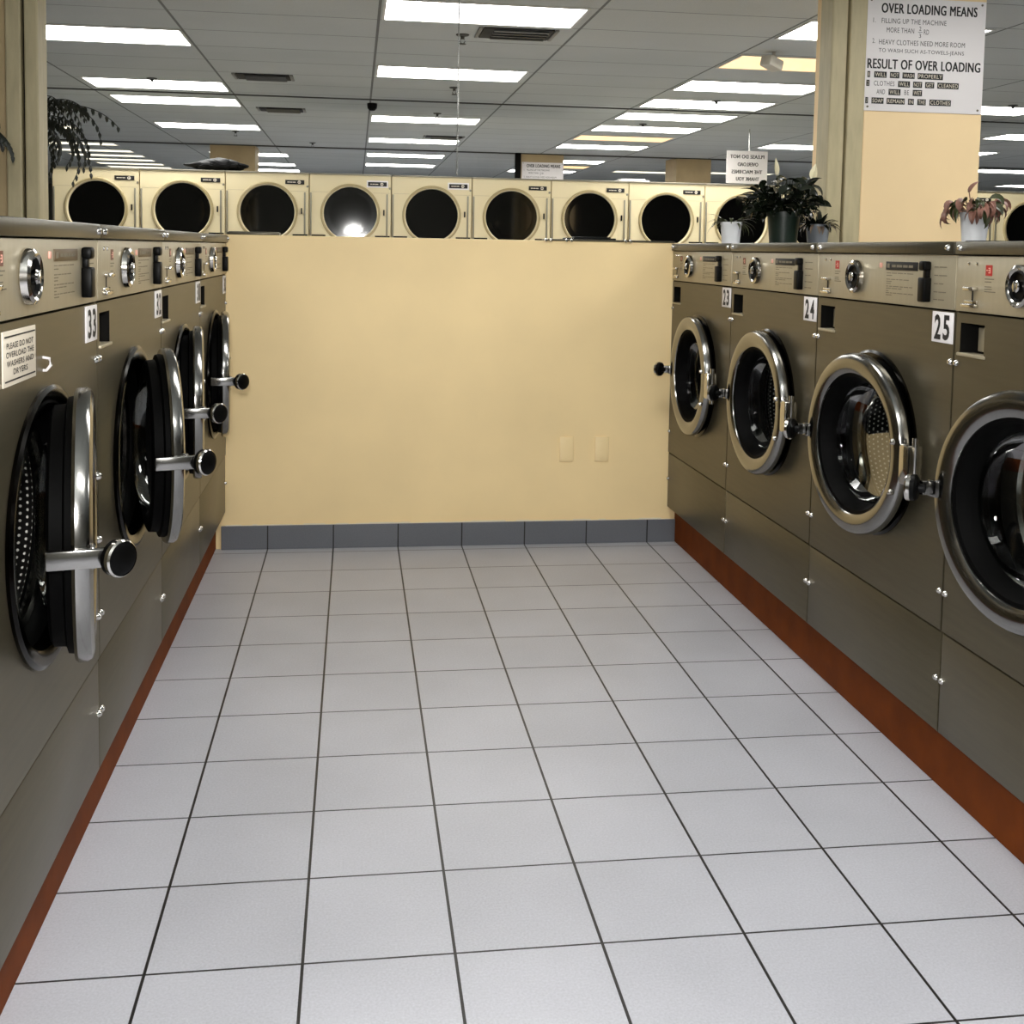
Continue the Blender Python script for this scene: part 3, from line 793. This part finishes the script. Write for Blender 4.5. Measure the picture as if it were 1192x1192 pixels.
add_tube(b, [(-.01, 0, .13), (-.03, -.01, .19), (-.035, -.01, .215)], .002, 5, False)
add_leaf(b, (-.035, -.01, .212), 0.15, 1.25, .068, .017, .9, 7, .4, .5)
obj('wilted_leaves', b, M['leafpink'], t); obj('green_leaves', g, M['leafsmall'], t)
# tray
b = add_lathe(bm_new(), [(0, 0), (.085, 0), (.098, .012), (.102, .022), (.098, .022), (.092, .012), (.082, .004), (0, .004)], 40, ZUP)
tag(obj('plant_tray', b, M['black'], None, (2.755, -1.32, TOPZ)), 'flat round black tray lying on washer tops right of the wilting plant', 'tray')
# hanging fern by left pillar
def fern(name, label, cx, cy, cz, n, Lr, seed, zlo, hang):
    t = thing(name, label, 'hanging plant', (cx, cy, cz))
    b = add_lathe(bm_new(), [(0, -.10), (.06, -.10), (.085, 0), (.09, .01), (.08, .01), (.075, 0)], 24, ZUP)
    obj('hanging_basket', b, M['black'], t)
    b = bm_new(); r = random.Random(seed)
    for i in range(n):
        az = 2*PI*i/n + r.uniform(-.15, .15); el = r.uniform(-.1, 1.25); L = r.uniform(*Lr)
        p = Vector((.05*math.cos(az), .05*math.sin(az), .0)); e = el; dr = r.uniform(1.6, 2.6)
        pts = [p.copy()]
        S = 12
        for k in range(S):
            e = el - dr*(k/S)
            d = Vector((math.cos(az)*math.cos(e), math.sin(az)*math.cos(e), math.sin(e)))
            p = p + d*(L/S); pts.append(p.copy())
            for s in (-1, 1):
                add_leaf(b, p, az+s*1.25, e*.4-.25, .062*(1-.5*k/S), .015, 1.0, 3, .1)
        add_tube(b, pts, .0022, 4, False)
    obj('fronds', b, M['leaffern'], t)
    b = bm_new()
    for k in range(3):
        a = 2*PI*k/3
        add_tube(b, [(.085*math.cos(a), .085*math.sin(a), .01), (0, 0, .30)], .002, 5, False)
    add_tube(b, [(0, 0, .30), (0, 0, ZC-cz)], .002, 5, False)
    obj('hanging_wire', b, M['wire'], t)
fern('hanging_fern', 'dark hanging fern with drooping fronds showing beyond the left pillar edge', -1.34, 1.05, 2.06, 54, (.32, .50), 5, 0, 1)
fern('hanging_fern', 'dark hanging plant just entering the left photo edge before the pillar', -1.255, -.25, 1.90, 22, (.15, .24), 8, 0, 1)
# bag on dryers
b = bm_new(); bmesh.ops.create_icosphere(b, subdivisions=4, radius=1)
r = random.Random(2)
for v in b.verts:
    x, y, z = v.co
    k = 1 + .10*math.sin(9*x+2*z)*math.cos(7*y+3*x) + .06*math.sin(17*x+5*y)
    v.co = Vector((x*.285*k, y*.17*k, max(0, .055+z*.055*k*(1.0+.35*math.sin(3.2*x+1.2)))))
tag(obj('black_bag', b, M['bag'], None, (-.915, DY+.2, DH)), 'flat black plastic bag lying on top of two dryers', 'bag')
b = bm_new(); add_box(b, -.16, .16, -.10, .10, 0, .018, .007); add_box(b, -.13, .12, -.09, .09, .016, .030, .006)  # two thin stacked white slabs on the dryer top
tag(obj('white_slab', b, M['white'], None, (3.13, DY+.15, DH)), 'flat white cloth on dryer top left of the far brown pillar', 'slab')
# thin things on the half wall
b = add_box(bm_new(), -.118, .118, -.05, .05, 0, .012, .003); add_box(b, -.112, .112, -.045, .045, .010, .015, .002)
tag(obj('metal_strip', b, M['steel_top'], None, (-.07, YW+.06, HW)), 'flat grey metal plate lying on the left end of half wall', 'plate')
b = add_box(bm_new(), -.125, .125, -.04, .04, 0, .008, .003); add_box(b, -.08, .10, -.035, .035, .007, .014, .003)
tag(obj('black_tray', b, M['black'], None, (1.525, YW+.075, HW+.008)), 'flat black tray lying on the steel capping of half wall', 'tray')
for x in (1.31, 1.41, 1.70):
    for dx in (-.012, .012):
        obj('bolt', add_lathe(bm_new(), [(0, -.010), (.006, -.009), (.009, -.003), (.009, 0)], 12), M['chrome'], CAP, (x+dx, YW-.006, HW+.002))

# ------------------------------------------------------------------ lamp of the phone that took the picture, beside the camera
ld = bpy.data.lights.new('phone_lamp', 'POINT'); ld.energy = 130; ld.shadow_soft_size = .11; ld.color = (1, .98, .95)
lo = bpy.data.objects.new('phone_lamp', ld); COL.objects.link(lo); lo.location = (.36, -5.24, 1.66)

world = bpy.data.worlds.new('world'); scene.world = world; world.use_nodes = True
world.node_tree.nodes['Background'].inputs[0].default_value = (.9, .95, 1, 1)
world.node_tree.nodes['Background'].inputs[1].default_value = .05

# ------------------------------------------------------------------ camera
R = ((0.9902972130210017, -0.13779432686101356, 0.018004259711440495),
     (0.007708626588464624, -0.07488939023883154, -0.9971620511761243),
     (0.13875160164465294, 0.9876255883251386, -0.0731005494265767))
cd = bpy.data.cameras.new('camera'); cam = bpy.data.objects.new('camera', cd); COL.objects.link(cam)
rx, ry, rzv = Vector(R[0]), -Vector(R[1]), -Vector(R[2])
mw = Matrix(((rx.x, ry.x, rzv.x, 0.39890303), (rx.y, ry.y, rzv.y, -5.2183242), (rx.z, ry.z, rzv.z, 1.4282647), (0, 0, 0, 1)))
cam.matrix_world = mw
cd.sensor_fit = 'HORIZONTAL'; cd.sensor_width = 36; cd.lens = 36*1304.2525/1192
cd.shift_x = (596-595.98)/1192; cd.shift_y = (385.477-596)/1192
cd.clip_start = .02; cd.clip_end = 200
scene.camera = cam
scene.view_settings.view_transform = 'Standard'
scene.view_settings.look = 'None'
scene.view_settings.exposure = 0.66
